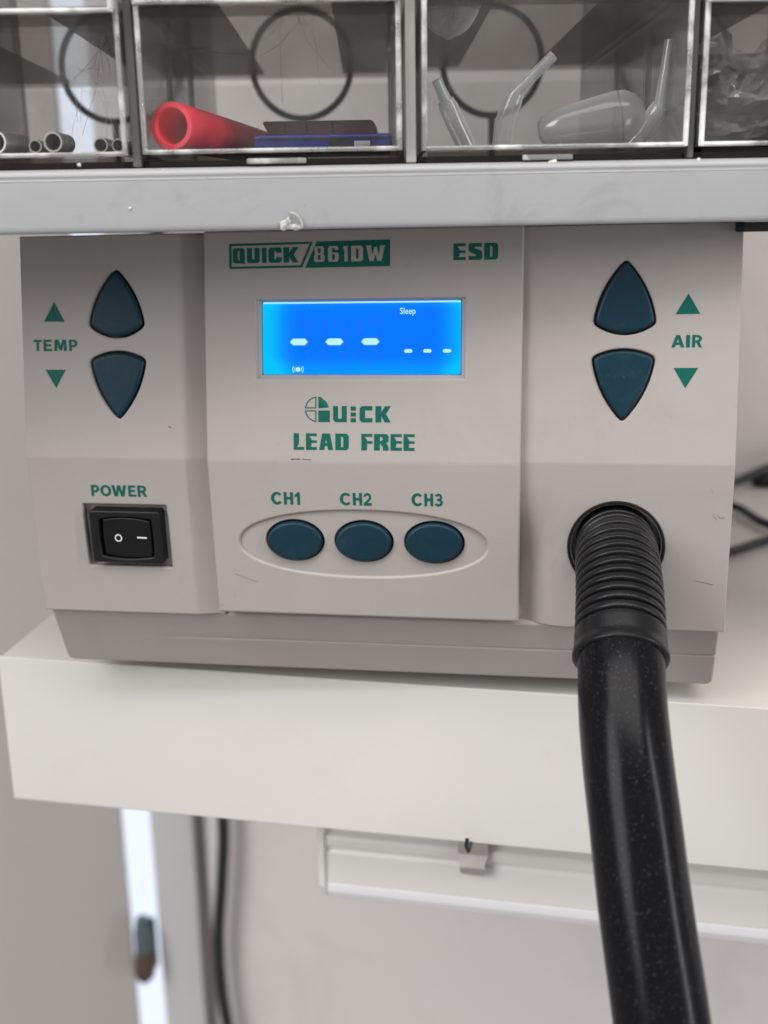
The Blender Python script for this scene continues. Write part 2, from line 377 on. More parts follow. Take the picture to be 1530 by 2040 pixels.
OVAL = ell(-.9, -22.2, 33.3, 9.2, 64, 2.15)
CH = [ell(-19.05, -21.75, 7.5, 5.35), ell(-.3, -21.65, 7.45, 5.35), ell(18.5, -21.55, 7.5, 5.4)]
SW = [(-79.2, -13.1), (-55.0, -13.2), (-54.9, -31.2), (-79.0, -31.1)]
LCD_O = [(-27.8, 21.5), (26.4, 21.45), (26.4, 41.6), (-27.8, 41.55)]

def sm01(x): x = max(0, min(1, x)); return x * x * (3 - 2 * x)
folds = (-.8, -.4, 0, .4, .8)
# side and middle panels, real openings for buttons, switch, display and hose
def left_disp(u, s): return -2.0 * sm01((u + 49.5) / 7.5) * (.55 + .45 * sm01((s + 40) / 30))
def right_disp(u, s): return -3.2 * (1 - sm01((u - 41.0) / 11.0)) * sm01((-6 - s) / 22)
me = flat_mesh([[(-94, -45.1), (-41.0, -45.1), (-41.0, TOP), (-94, TOP)], grow(T_UP, .55), grow(T_DN, .55), rounded(SW, .5)], 1.5, .45)
folded('left_panel', me, -1.5, M['shell'], cuts_s=folds + (-35, -25, -12), cuts_u=(-50, -48.5, -47, -45.5, -44, -42.8), disp=left_disp, weighted=True)
me = flat_mesh([rounded([(-41.6, -43.0), (40.85, -43.1), (40.95, TOP), (-41.95, TOP)], .8), LCD_O, OVAL], 1.6, .7, 4)
folded('middle_panel', me, .9, M['shell'], cuts_s=folds, weighted=True)
me = flat_mesh([grow(OVAL, .9)] + [grow(c, .5) for c in CH], .55, .3)
folded('button_tray', me, 1.15, M['shell'], weighted=True)
me = flat_mesh([[(40.5, -45.2), (94, -45.2), (94, TOP), (40.5, TOP)], grow(A_UP, .55), grow(A_DN, .55), ell(65.5, -22.3, 11.4, 11.4)], 1.5, .45)
folded('right_panel', me, -1.5, M['shell'], cuts_s=folds + (-30, -24, -18, -12, -6), cuts_u=(43, 45, 47, 49, 52), disp=right_disp, weighted=True)
# chin under the panels
def chin_disp(u, t): return -.45 * math.exp(-((t - 9.85) / .28) ** 2) * sm01((u + 66) / 30) - .5 * (1 - sm01(t / .8))
me = flat_mesh([rounded([(-93.2, 0), (93.2, 0), (93.2, 21.0), (-93.2, 21.0)], 2.2, 5)], 2.0, .7)
folded('chin', me, -2.6, M['shell'], cuts_s=(.4, .8, 1.6, 9.2, 9.6, 9.85, 10.1, 10.3, 10.7), cuts_u=(-74, -66, -58, -50, -42, -34), disp=chin_disp, mapf=chin, weighted=True)
# rear body
prof = [(.0052, .0715), (.0052, .0262), (.0075, .0240), (.0150, .0058), (.252, .0058), (.252, .1283), (.0142, .1283)]
on_station(prism('body', prof, 'x', -.0925, .0925, M['shell'], None, .0012))
for fx in (-.075, .075):
    for fyy in (.040, .225):
        on_station(lathe('foot', (fx, fyy, .0), (fx, fyy, 1), [(0, 0), (0, .0065), (.0004, .007), (.0075, .0075), (.0075, 0)], M['rubber'], None, 20))

# buttons
def button(P, name, h0, h1, label=None):
    me = flat_mesh([P], (h1 - h0) / 2, .8, 4)
    o = folded(name, me, (h0 + h1) / 2, M['button'], weighted=True)
    if label: o['label'] = label
    return o
button(T_UP, 'arrow_button', -2.8, .7, 'dark blue pointed button, upper one beside TEMP')
button(T_DN, 'arrow_button', -2.8, .7, 'dark blue pointed button, lower one beside TEMP')
button(A_UP, 'arrow_button', -2.8, .7, 'dark blue pointed button, upper one beside AIR')
button(A_DN, 'arrow_button', -2.8, .7, 'dark blue pointed button, lower one beside AIR')
for c, n in zip(CH, '123'): button(c, 'channel_button', -1.5, 3.0, 'dark blue oval button under CH' + n)

# display: chamfered surround, backlit glass, lit and unlit segments
def display():
    a = LCD_O; b = [(-26.9, 22.4), (25.5, 22.3), (25.5, 41.3), (-26.9, 41.3)]
    bm = bmesh.new()
    rows = [[bm.verts.new(fold(u, s, 1.75)) for u, s in grow(a, .25)], [bm.verts.new(fold(u, s, .9)) for u, s in b], [bm.verts.new(fold(u, s, -.4)) for u, s in b]]
    for r in (0, 1):
        for i in range(4): bm.faces.new((rows[r][i], rows[r][(i + 1) % 4], rows[r + 1][(i + 1) % 4], rows[r + 1][i]))
    o = link('display_surround', bm_mesh(bm, 'display_surround'), M['shell']); on_station(o)
    def put(name, polys, h, mat, par=None): return folded(name, flat_mesh(polys), h, mat, par)
    scr = put('display', [rounded([(-26.75, 22.5), (25.25, 22.45), (25.25, 41.25), (-26.75, 41.25)], .5)], .05, M['lcd'])
    def kid(name, polys, h, mat): return put(name, polys, h, mat, scr)
    kid('light_line', [[(-26.5, 40.75), (25.1, 40.7), (25.1, 41.15), (-26.5, 41.2)]], .16, M['lcdline'])
    dash = lambda c, s, w, hh, k: [(c - w, s), (c - w + k, s + hh), (c + w - k, s + hh), (c + w, s), (c + w - k, s - hh), (c - w + k, s - hh)]
    for c in (-17.05, -7.63, 1.82): kid('large_dash', [dash(c, 30.9, 2.4, .85, .8)], .18, M['seg'])
    for c in (11.72, 16.65, 21.7): kid('small_dash', [rounded(dash(c, 28.45, 1.15, .45, .35), .15, 2)], .18, M['seg'])
    me = text_mesh('Sleep', .12, (9.55, 13.55, 37.35, 39.45)); folded('sleep_word', me, .18, M['seg'], scr)
    cx, cy = -17.35, 23.78
    kid('sound_icon', [ell(cx, cy, .62, .62, 20)], .18, M['seg'])
    for sgn in (-1, 1):
        for rr in (1.0, 1.5):
            P = [(cx + sgn * rr * math.cos(t), cy + rr * math.sin(t)) for t in [(-.62 + 1.24 * i / 8) for i in range(9)]]
            Q = [(cx + sgn * (rr - .17) * math.cos(t), cy + (rr - .17) * math.sin(t)) for t in [(.62 - 1.24 * i / 8) for i in range(9)]]
            kid('sound_wave', [P + Q], .18, M['seg'])
    def seven(cx, cy, w, h, t, sl):
        sk = lambda P: [(x + (y - cy) * sl, y) for x, y in P]
        out = []
        for s in (-1, 1):
            out.append(sk([(cx - w + t, cy + s * h), (cx + w - t, cy + s * h), (cx + w - 2 * t, cy + s * (h - t)), (cx - w + 2 * t, cy + s * (h - t))]))
            for q in (-1, 1):
                x = cx + q * w
                out.append(sk([(x, cy + s * (h - .2)), (x, cy + s * .35), (x - q * t, cy + s * .9), (x - q * t, cy + s * (h - t - .1))]))
        return out
    for c in (-17.05, -7.63, 1.82): kid('unlit_digit', seven(c, 30.9, 3.3, 5.9, 1.35, .07), .11, M['ghost'])
    for c in (11.72, 16.65, 21.7): kid('unlit_digit', seven(c, 28.45, 1.5, 3.1, .6, .07), .11, M['ghost'])
display()

# printed lettering and marks
G = {
 'L': [[(0,0),(0,1),(.5,1),(.5,.36),(.3,.18),(1,.18),(1,0)]],
 'E': [[(0,0),(0,1),(1,1),(1,.83),(.3,.83),(.5,.66),(.5,.58),(1,.58),(1,.43),(.5,.43),(.5,.26),(.42,.18),(1,.18),(1,0)]],
 'F': [[(0,0),(0,1),(1,1),(1,.83),(.3,.83),(.52,.62),(.52,.57),(1,.57),(1,.41),(.52,.41),(.52,0)]],
 'A': [[(0,0),(.22,1),(.78,1),(1,0),(.66,0),(.58,.25),(.42,.25),(.34,0)],[(.44,.42),(.5,.7),(.56,.42)]],
 'D': [[(0,0),(0,1),(.84,1),(1,.87),(1,.12),(.84,0)],[(.42,.16),(.42,.86),(.6,.74),(.6,.2)]],
 'R': [[(0,0),(0,1),(.86,1),(1,.88),(1,.56),(.84,.46),(1,.2),(1,0),(.62,0),(.62,.2),(.44,.42),(.4,.42),(.4,0)],[(.4,.56),(.4,.86),(.6,.78),(.6,.64)]],
 'S': [[(.05,0),(0,.06),(0,.24),(.52,.22),(.58,.3),(.1,.46),(0,.6),(0,.9),(.12,1),(.96,1),(.96,.78),(.46,.8),(.42,.7),(.9,.56),(1,.42),(1,.1),(.88,0)]],
 'Q': [[(0,.12),(0,.88),(.12,1),(.88,1),(1,.88),(1,.1),(1.04,-.06),(.8,-.02),(.12,0)],[(.42,.22),(.42,.8),(.56,.86),(.56,.16)]],
 'U': [[(0,.12),(0,1),(.40,1),(.40,.3),(.56,.2),(.60,.3),(.60,1),(1,1),(1,.12),(.88,0),(.12,0)]],
 'I': [[(0,0),(0,1),(1,1),(1,0)]],
 'C': [[(0,.12),(0,.88),(.12,1),(.88,1),(1,.9),(1,.66),(.6,.66),(.58,.78),(.44,.78),(.44,.22),(.58,.22),(.6,.36),(1,.36),(1,.1),(.88,0),(.12,0)]],
 'c': [[(0,.16),(0,.84),(.16,1),(1,1),(1,.74),(.42,.74),(.42,.26),(1,.26),(1,0),(.16,0)]],
 'u': [[(0,.16),(0,1),(.36,1),(.36,.22),(.64,.22),(.64,1),(1,1),(1,0),(.16,0)]],
 'K': [[(0,0),(0,1),(.38,1),(.38,.62),(.62,1),(1,1),(.68,.52),(1,0),(.6,0),(.38,.4),(.38,0)]],
 '8': [[(.14,0),(0,.12),(0,.4),(.12,.52),(.04,.62),(.04,.88),(.18,1),(.82,1),(.96,.88),(.96,.62),(.88,.52),(1,.4),(1,.12),(.86,0)],[(.38,.14),(.38,.42),(.5,.46),(.62,.42),(.62,.14)],[(.38,.62),(.38,.86),(.62,.86),(.62,.62),(.5,.56)]],
 '6': [[(.14,0),(0,.12),(0,.86),(.14,1),(.86,1),(.96,.9),(.96,.74),(.62,.74),(.58,.86),(.40,.86),(.40,.60),(.86,.60),(1,.5),(1,.12),(.86,0)],[(.4,.14),(.4,.48),(.62,.48),(.62,.14)]],
 '1': [[(.32,0),(.32,.8),(0,.8),(0,.9),(.4,1),(1,1),(1,0)]],
 'W': [[(.18,0),(0,1),(.27,1),(.33,.42),(.42,.9),(.58,.9),(.67,.42),(.73,1),(1,1),(.82,0),(.58,0),(.5,.42),(.42,0)]],
}
def bez(c, rx, ry, t0, t1, n=12): return [(c[0] + rx * math.cos(R(t0 + (t1 - t0) * i / n)), c[1] + ry * math.sin(R(t0 + (t1 - t0) * i / n))) for i in range(n + 1)]
B = {
 'T': [[(0,.8),(0,1),(1,1),(1,.8),(.64,.8),(.64,0),(.36,0),(.36,.8)]],
 'E': [[(0,0),(0,1),(.95,1),(.95,.81),(.33,.81),(.33,.61),(.88,.61),(.88,.42),(.33,.42),(.33,.19),(1,.19),(1,0)]],
 'M': [[(0,0),(.06,1),(.34,1),(.5,.42),(.66,1),(.94,1),(1,0),(.77,0),(.74,.66),(.59,.06),(.41,.06),(.26,.66),(.23,0)]],
 'P': [[(0,0),(0,1),(.5,1)] + bez((.52,.67), .48, .33, 90, -90) + [(.31,.34),(.31,0)], [(.31,.53),(.31,.81),(.46,.81)] + bez((.48,.67), .22, .14, 90, -90)],
 'R': [[(0,0),(0,1),(.5,1)] + bez((.52,.70), .44, .30, 90, -60) + [(1,0),(.68,0),(.43,.39),(.30,.39),(.30,0)], [(.30,.57),(.30,.82),(.46,.82)] + bez((.47,.695), .20, .125, 90, -90)],
 'A': [[(0,0),(.35,1),(.65,1),(1,0),(.74,0),(.66,.21),(.34,.21),(.26,0)], [(.405,.40),(.5,.70),(.595,.40)]],
 'I': [[(0,0),(0,1),(1,1),(1,0)]],
 'O': [bez((.5,.5), .5, .51, 0, 345, 23), bez((.5,.5), .25, .31, 0, 345, 23)],
 'W': [[(.17,0),(0,1),(.2,1),(.29,.38),(.40,1),(.60,1),(.71,.38),(.80,1),(1,1),(.83,0),(.61,0),(.5,.6),(.39,0)]],
 'C': [bez((.53,.5), .53, .51, 40, 320, 24) + bez((.56,.5), .28, .31, 318, 42, 20)],
 'H': [[(0,0),(0,1),(.31,1),(.31,.61),(.69,.61),(.69,1),(1,1),(1,0),(.69,0),(.69,.41),(.31,.41),(.31,0)]],
 '1': [[(.45,0),(.45,.70),(0,.58),(0,.78),(.6,1),(1,1),(1,0)]],
 '2': [[(0,0),(0,.17),(.5,.47)] + bez((.46,.66), .23, .16, -30, 170, 10) + bez((.48,.68), .48, .33, 175, -38, 14) + [(.48,.21),(1,.21),(1,0)]],
 '3': [bez((.48,.72), .46, .29, 160, -42, 12) + bez((.48,.29), .52, .30, 40, -160, 14) + bez((.48,.30), .24, .12, -150, 70, 10) + [(.32,.43),(.32,.60)] + bez((.46,.71), .21, .11, -60, 150, 10)],
}
def word(parts, u0, u1, s0, s1):
    """parts: (letter, start, end) along the word; scaled into the box"""
    a0 = parts[0][1]; a1 = parts[-1][2]; k = (u1 - u0) / (a1 - a0); P = []
    for ch, a, b in parts: P += [[(u0 + (a - a0 + x * (b - a)) * k, s0 + y * (s1 - s0)) for x, y in Q] for Q in B[ch]]
    return P
def glyph(ch, u0, u1, s0, s1, slant=0.0): return [[(u0 + x * (u1 - u0) + slant * y, s0 + y * (s1 - s0)) for x, y in P] for P in G[ch]]
PM = 2.58   # just above the proud middle panel
def printed(name, polys, h, mat=None, label=None, parent=None):
    o = folded(name, flat_mesh(polys), h, mat or M['ink'], parent)
    if label: o['label'] = label
    return o
def lettering():
    k = lambda x: -33.9 + (x - 105) * .03165
    P = [[(-34.87, 49.6), (-34.85, 55.95), (-12.75, 56.15), (-15.55, 49.72)], [(-34.25, 50.15), (-34.22, 55.4), (-13.55, 55.6), (-15.95, 50.25)]]
    for ch, a, b in (('Q', 105, 205), ('U', 225, 330), ('I', 350, 388), ('C', 405, 515), ('K', 530, 655)): P += glyph(ch, k(a), k(b), 51.0, 54.85)
    printed('boxed_maker_name', P, PM, label='green maker name in an outlined box')
    z = lambda x: -34.85 + (x - 72) * .03089
    P = [[(-14.75, 49.6), (-11.65, 56.15), (7.25, 56.35), (7.27, 49.7)]]
    for ch, a, b in (('8', 797, 888), ('6', 915, 1008), ('1', 1040, 1083), ('D', 1110, 1213), ('W', 1235, 1395)): P += glyph(ch, z(a), z(b), 51.0, 54.95)
    printed('model_number_block', P, PM, label='solid green block with the model number left bare')
    P = glyph('E', 23.4, 26.4, 50.9, 55) + glyph('S', 27.2, 30.6, 50.9, 55) + glyph('D', 31.1, 34.55, 50.9, 55)
    printed('esd_lettering', P, PM)
    q = lambda x: -18.07 + (x - 131) * .02606
    P = []
    for ch, a, b in (('L', 131, 238), ('E', 258, 367), ('A', 392, 533), ('D', 557, 692)): P += glyph(ch, q(a), q(b), 2.9, 7.2)
    printed('lead_lettering', P, PM)
    P = []
    for ch, a, b in (('F', 820, 930), ('R', 948, 1093), ('E', 1113, 1225), ('E', 1243, 1353)): P += glyph(ch, q(a), q(b), 2.9, 7.15)
    printed('free_lettering', P, PM)
    cx, cy, r, g, w = -11.71, 13.42, 3.28, .27, .26
    def quarter(sx, sy):
        o = [(cx + sx * g, cy + sy * g)] + [(cx + sx * max(g, r * math.cos(t)), cy + sy * max(g, r * math.sin(t))) for t in [i * math.pi / 2 / 12 for i in range(13)]]
        i_ = [(cx + sx * (g + w), cy + sy * (g + w))] + [(cx + sx * max(g + w, (r - w) * math.cos(t)), cy + sy * max(g + w, (r - w) * math.sin(t))) for t in [i * math.pi / 2 / 12 for i in range(13)]]
        return [o, i_]
    P = quarter(-1, 1) + quarter(1, 1) + quarter(-1, -1) + [[(cx + g, cy - g), (cx + r, cy - g), (cx + r, cy - r), (cx + g, cy - r)]]
    P += glyph('u', -7.54, -3.97, 10.15, 14.3) + glyph('c', -.56, 2.75, 10.15, 14.3) + glyph('K', 3.59, 7.55, 10.15, 14.3)
    for a in (10.15, 11.62, 13.15): P.append([(-2.93, a), (-1.55, a), (-1.55, a + 1.05), (-2.93, a + 1.05)])
    printed('quartered_circle_logo', P, PM, label='green quartered circle logo and maker name')
    for nm, parts, bx, h in (
        ('temp', (('T', 150, 186), ('E', 194, 232), ('M', 241, 298), ('P', 308, 345)), (-90.7, -78.2, 28.8, 31.85), .08),
        ('air', (('A', 727, 782), ('I', 789, 806), ('R', 815, 858)), (77.6, 84.95, 29.05, 32.1), .08),
        ('power', (('P', 268, 370), ('O', 384, 520), ('W', 526, 712), ('E', 735, 832), ('R', 850, 965)), (-76.1, -60.2, -10.75, -7.6), .08),
        ('channel_one', (('C', 323, 374), ('H', 382, 424), ('1', 432, 455)), (-24.8, -16.95, -11.5, -8.05), PM),
        ('channel_two', (('C', 642, 693), ('H', 701, 743), ('2', 750, 786)), (-6.2, 2.25, -11.4, -8.0), PM),
        ('channel_three', (('C', 974, 1025), ('H', 1033, 1073), ('3', 1080, 1117)), (12.8, 20.95, -11.3, -7.85), PM)):
        printed(nm + '_lettering', word(parts, *bx), h)
    for T in ([(-84.5, 41.9), (-87.5, 36.7), (-81.65, 36.65)], [(-87.5, 23.8), (-81.75, 23.8), (-84.6, 18.9)], [(81.35, 42.2), (78.4, 37.2), (84.3, 37.25)], [(78.3, 24.0), (84.2, 24.0), (81.2, 19.0)]):
        printed('arrow_mark', [T], .08)
lettering()
def scuffs():
    def stroke(pts, w, h):
        P = [(x, y + w * random.uniform(.3, 1)) for x, y in pts] + [(x, y - w * random.uniform(.3, 1)) for x, y in pts[::-1]]
        printed('scuff_mark', [P], h, M['scuff'])
    stroke([(86.0, -31.0), (87.5, -31.35), (89.2, -31.7), (90.6, -32.0)], .10, .07)
    stroke([(89.2, -12.5), (89.6, -13.6), (90.4, -14.4)], .10, .07); stroke([(90.2, -13.2), (91.2, -13.9), (92.2, -13.8)], .08, .07)
    stroke([(-18.8, .45), (-17.5, .55), (-16.4, .5)], .16, PM); stroke([(-15.9, .55), (-14.6, .45), (-13.4, .5)], .09, PM)
    stroke([(-36.0, -31.6), (-33.9, -32.4), (-31.6, -33.2), (-29.9, -33.6)], .07, PM); stroke([(-36.6, -36), (-36.3, -37.4), (-36.8, -38.6)], .06, PM)
    stroke([(88.5, -6.2), (89.0, -7.5)], .07, .07); stroke([(-53.0, 8.6), (-52.2, 8.4)], .18, .07); stroke([(11.5, 49.2), (13.2, 53.4)], .06, PM)
scuffs()

# rocker switch in its square recess
def switch():
    bm = bmesh.new(); A = [bm.verts.new(fold(u, s, -1.0)) for u, s in SW]; B = [bm.verts.new(fold(u, s, -2.3)) for u, s in SW]
    for i in range(4): bm.faces.new((A[i], A[(i + 1) % 4], B[(i + 1) % 4], B[i]))
    bm.faces.new(B); on_station(link('switch_recess', bm_mesh(bm, 'switch_recess'), M['shell']))
    F = [(-76.9, -14.4), (-56.6, -14.5), (-56.55, -29.6), (-76.9, -29.5)]
    Hh = [(-73.9, -16.9), (-59.4, -16.9), (-59.4, -27.4), (-73.9, -27.4)]
    def barrel(x0, x1, s0, s1, bu, bs):
        return [(x0, s0)] and rounded(arc3((x0, s0), (x0, s1), bu, 5) + arc3((x0, s1), (x1, s1), bs, 8) + arc3((x1, s1), (x1, s0), bu, 5) + arc3((x1, s0), (x0, s0), bs, 8), .12, 2)
    hole = barrel(-74.1, -59.3, -27.5, -16.9, .25, .75)
    me = flat_mesh([rounded(F, .9), hole], 2.4, .5)
    fr = folded('power_switch', me, -.5, M['black'], weighted=True); fr['label'] = 'black rocker switch under POWER'
    me = flat_mesh([rounded(F, .9)], .2, .05); folded('switch_base', me, -1.9, M['dark_fill'], fr)
    ro = barrel(-73.3, -59.6, -27.2, -17.2, .25, .7)
    tilt = lambda u, s: .9 - .085 * (u + 66.5) * 1.0 - .012 * (u + 66.5) ** 2 * .4 + .0
    # pressed at the O side sits lower, the I side stands proud
    tilt = lambda u, s: .55 + .075 * (u + 66.5) + .004 * (u + 66.5) ** 2
    me = flat_mesh([ro], 1.4, .25)
    rk = folded('rocker', me, -.45, M['rocker'], fr, cuts_u=tuple(-73 + i for i in range(14)), disp=tilt, weighted=True)
    circ = [ell(-69.1, -22.35, 1.06, 1.06, 28), ell(-69.1, -22.35, .76, .76, 28)]
    folded('off_mark', flat_mesh(circ), 1.03, M['white_ink'], rk, cuts_u=(-69.5, -69.1, -68.7), disp=tilt)
    folded('on_mark', flat_mesh([[(-63.5, -22.15), (-60.6, -22.1), (-60.6, -21.72), (-63.5, -21.77)]]), 1.03, M['white_ink'], rk, cuts_u=(-62.5, -61.5), disp=tilt)
switch()

# hose: flange ring, ribbed strain relief, smooth hose
def hose():
    c = fold(65.5, -22.3, 0)
    on_station(lathe('hose_collar', c + LN * -.002, c + LN, [(.0, .0125), (.0021, .0125), (.0026, .0123), (.0026, .0118), (.0004, .0112), (-.004, .0112)], M['rubber'], None, 48))
    pts = [(.0655, .006, .0476), (.0655, -.0035, .0470), (.0656, -.0110, .0443), (.0657, -.0185, .0402), (.0656, -.0258, .0353), (.0655, -.0325, .0300)]
    raw = catmull(pts, 40); L = [0]
    for i in range(1, len(raw)): L.append(L[-1] + (raw[i] - raw[i - 1]).length)
    n = 420; path = []; k = 0
    for i in range(n):
        d = L[-1] * i / (n - 1)
        while k < len(L) - 2 and L[k + 1] < d: k += 1
        path.append(raw[k].lerp(raw[k + 1], (d - L[k]) / max(L[k + 1] - L[k], 1e-9)))
    rad = []
    for i in range(n):
        t = i / (n - 1); base = .0101 + .0006 * t
        if t < .86:
            ph = (t / .86 * 15.0) % 1.0
            base += .0002 - .0011 * math.exp(-((ph - .5) / .13) ** 2) - .0002 * (2 * abs(((ph + .5) % 1) - .5)) ** 2
        else: base += .0002 + .0004 * sm01((t - .93) / .06)
        rad.append(base)
    # turn the end of the sleeve inward so the rim has thickness
    d = (path[-1] - path[-2]).normalized()
    path += [path[-1] + d * .0004, path[-1] + d * .0004, path[-1] - d * .001, path[-1] - d * .008]; rad += [rad[-1] - .0003, .0104, .0101, .0099]
    on_station(sweep('ribbed_sleeve', path, rad, M['rubber'], None, 64, False, 60))
    hp = [(.0656, -.0170, .0397), (.0656, -.0255, .0350), (.0655, -.0345, .0295), (.0657, -.0435, .0215), (.0667, -.0515, .0120), (.0682, -.0585, .0015), (.0700, -.0667, -.0116), (.0733, -.0787, -.0315), (.0765, -.0905, -.054), (.080, -.105, -.085)]
    o = sweep('hose', catmull(hp, 14), .0100, M['hose'], None, 64, True, 60); on_station(o); o['label'] = 'smooth glossy black hose hanging in front of the bench'
hose()

# ------------------------------------------------------------------ parts cabinet with clear drawers
CAB = empty('parts_cabinet', (.009587, -.019208, .128410))
XC = Vector((0.98656573, 0.1633249, -0.00361212)); ZC = Vector((.00356362, .00058995, .99999348)); YC = ZC.cross(XC)
CABM = Matrix((XC, YC, ZC)).transposed().to_4x4(); CABM = CABM @ Matrix.Scale(.97, 4); CABM.translation = CAB.location
CAB.matrix_world = CABM
tag(CAB, 'grey plastic small parts cabinet standing on the hot air station', 'cabinet')
def cabinet():
    prof = [(.0004, .0003), (.0, .0012), (.0, .0122), (.0003, .0126), (.0001, .0129), (.0004, .0140), (.0012, .0146), (.003, .0149), (.006, .0150), (.150, .0150), (.150, .0003)]
    prism('base_lip', prof, 'x', -.21, .21, M['grey'], CAB, .0006, 3)
    for x, m, w in ((-.0581, 'grey_dark', .0010), (.0068, 'post', .0012), (.0731, 'grey_dark', .0007), (-.125, 'grey_dark', .0012), (.139, 'grey_dark', .0012)):
        box('divider', x - w, x + w, .0035, .145, .0152, .110, M[m], CAB, .0003)
    for x0, x1 in ((-.1235, -.0595), (-.0568, .0052), (.0084, .0722), (.0741, .137)):
        box('dark_gap_strip', x0, x1, .006, .140, .0152, .0166, M['dark_fill'], CAB)  # near-black strip, paints in the shade of the gap under each drawer
        cx = (x0 + x1) / 2
        # round finger ring with stem at the open back of each bay
        P = [(cx + .0172 * math.cos(2 * math.pi * i / 48), .139, .0555 + .0178 * math.sin(2 * math.pi * i / 48)) for i in range(49)]
        rg = sweep('back_ring', P, .00115, M['ring'], CAB, 10, False)
        sweep('ring_stem', [(cx, .139, .0377), (cx, .139, .028), (cx, .139, .0166)], .0012, M['ring'], rg, 8)
cabinet()

box('unseen_light_block', -.20, .20, .004, .150, .092, .47, M['grey'], CAB, .003)  # unseen solid block, added to keep ceiling light off wall and bench
box('dark_slot_strip', .0885, .125, .008, .035, -.0022, .0001, M['dark_fill'], CAB, .0004)  # black strip filling the dark slot below the lip
def drawer(x0, x1, z0, y0, label, upper=False, tab=None, strip=0.0):
    d = empty('clear_drawer'); d.matrix_world = CABM @ Matrix.Translation((0, y0, 0))
    tag(d, label, 'drawer', 'clear cabinet drawers')
    z1 = z0 + .0335; D = .134
    if upper:
        box('floor', x0 + .0006, x1 - .0006, .002, D, z0, z0 + .0011, M['smoke'], d)
        cx = (x0 + x1) / 2
        for s in (-1, 1):
            a, b = (x0 + .0015, cx - .0125 + strip) if s < 0 else (cx + .0145 + strip, x1 - .0015)
            box('floor_mat', a, b, .006, D - .001, z0 + .0012, z0 + .0022, M['mat'], d)
    else:
        box('floor', x0 + .0006, x1 - .0006, .002, D, z0, z0 + .0010, M['smoke'], d)
    box('front_pane', x0 + .0003, x1 - .0003, .0, .0013, z0 - .0002, z1 + .004, M['clear'], d)
    for s, x in ((-1, x0), (1, x1)):
        w = box('side_wall', min(x, x - s * .0011), max(x, x - s * .0011), .0014, D, z0, z1, M['clear_side'], d)
        for yy in (.038, .075):
            for k in (0, .0022):
                box('rib', min(x - s * .0011, x - s * .0019), max(x - s * .0011, x - s * .0019), yy + k, yy + k + .0009, z0 + .0012, z1 - .001, M['rib'], w)
    box('back_pane', x0, x1, D, D + .0011, z0, z1 - .003, M['clear'], d)
    # thick moulded front edges
    for x in (x0 + .0008, x1 - .0008):
        sweep('corner_edge', [(x, .0004, z0), (x, .0002, (z0 + z1) / 2), (x, .0004, z1 + .006)], .00065, M['bead'], d, 10)
    sweep('bottom_edge', [(x0 + .0008, .0003, z0 + .0004), ((x0 + x1) / 2, .0002, z0 + .0004), (x1 - .0008, .0003, z0 + .0004)], .00055, M['bead'], d, 10)
    box('front_skirt', x0 + .0014, x1 - .0014, .0012, .0022, z0 - .0026, z0 - .0004, M['smoke'], d)
    if tab: box('pull_tab', tab[0], tab[1], -.0006, .0006, z0 - .0026, z0 - .0014, M['bead'], d, .0003)
    return d
drawer(-.1235, -.0597, .0178, .0022, 'clear drawer holding small metal ferrules, lower row far left')
drawer(-.0565, .0048, .0180, .0018, 'clear drawer holding the red tube and blue card', tab=(-.032, -.018))
drawer(.0092, .0722, .0178, .0018, 'clear drawer holding milky tubes and a bulb', tab=(.033, .0448))
drawer(.0745, .137, .0178, .0022, 'clear drawer stuffed with crumpled film, lower row far right')
drawer(-.1235, -.0597, .0482, -.0030, 'clear upper drawer pulled forward above the metal ferrules', True)
drawer(-.0565, .0048, .0503, .0005, 'clear upper drawer above the red tube', True)
drawer(.0092, .0722, .0520, .0018, 'clear upper drawer above the milky tubes', True)
drawer(.0745, .137, .0490, .0005, 'clear upper drawer above the crumpled film', True)
def inbay(o):
    o.matrix_world = CABM @ o.matrix_world; return o
FZ = .0189

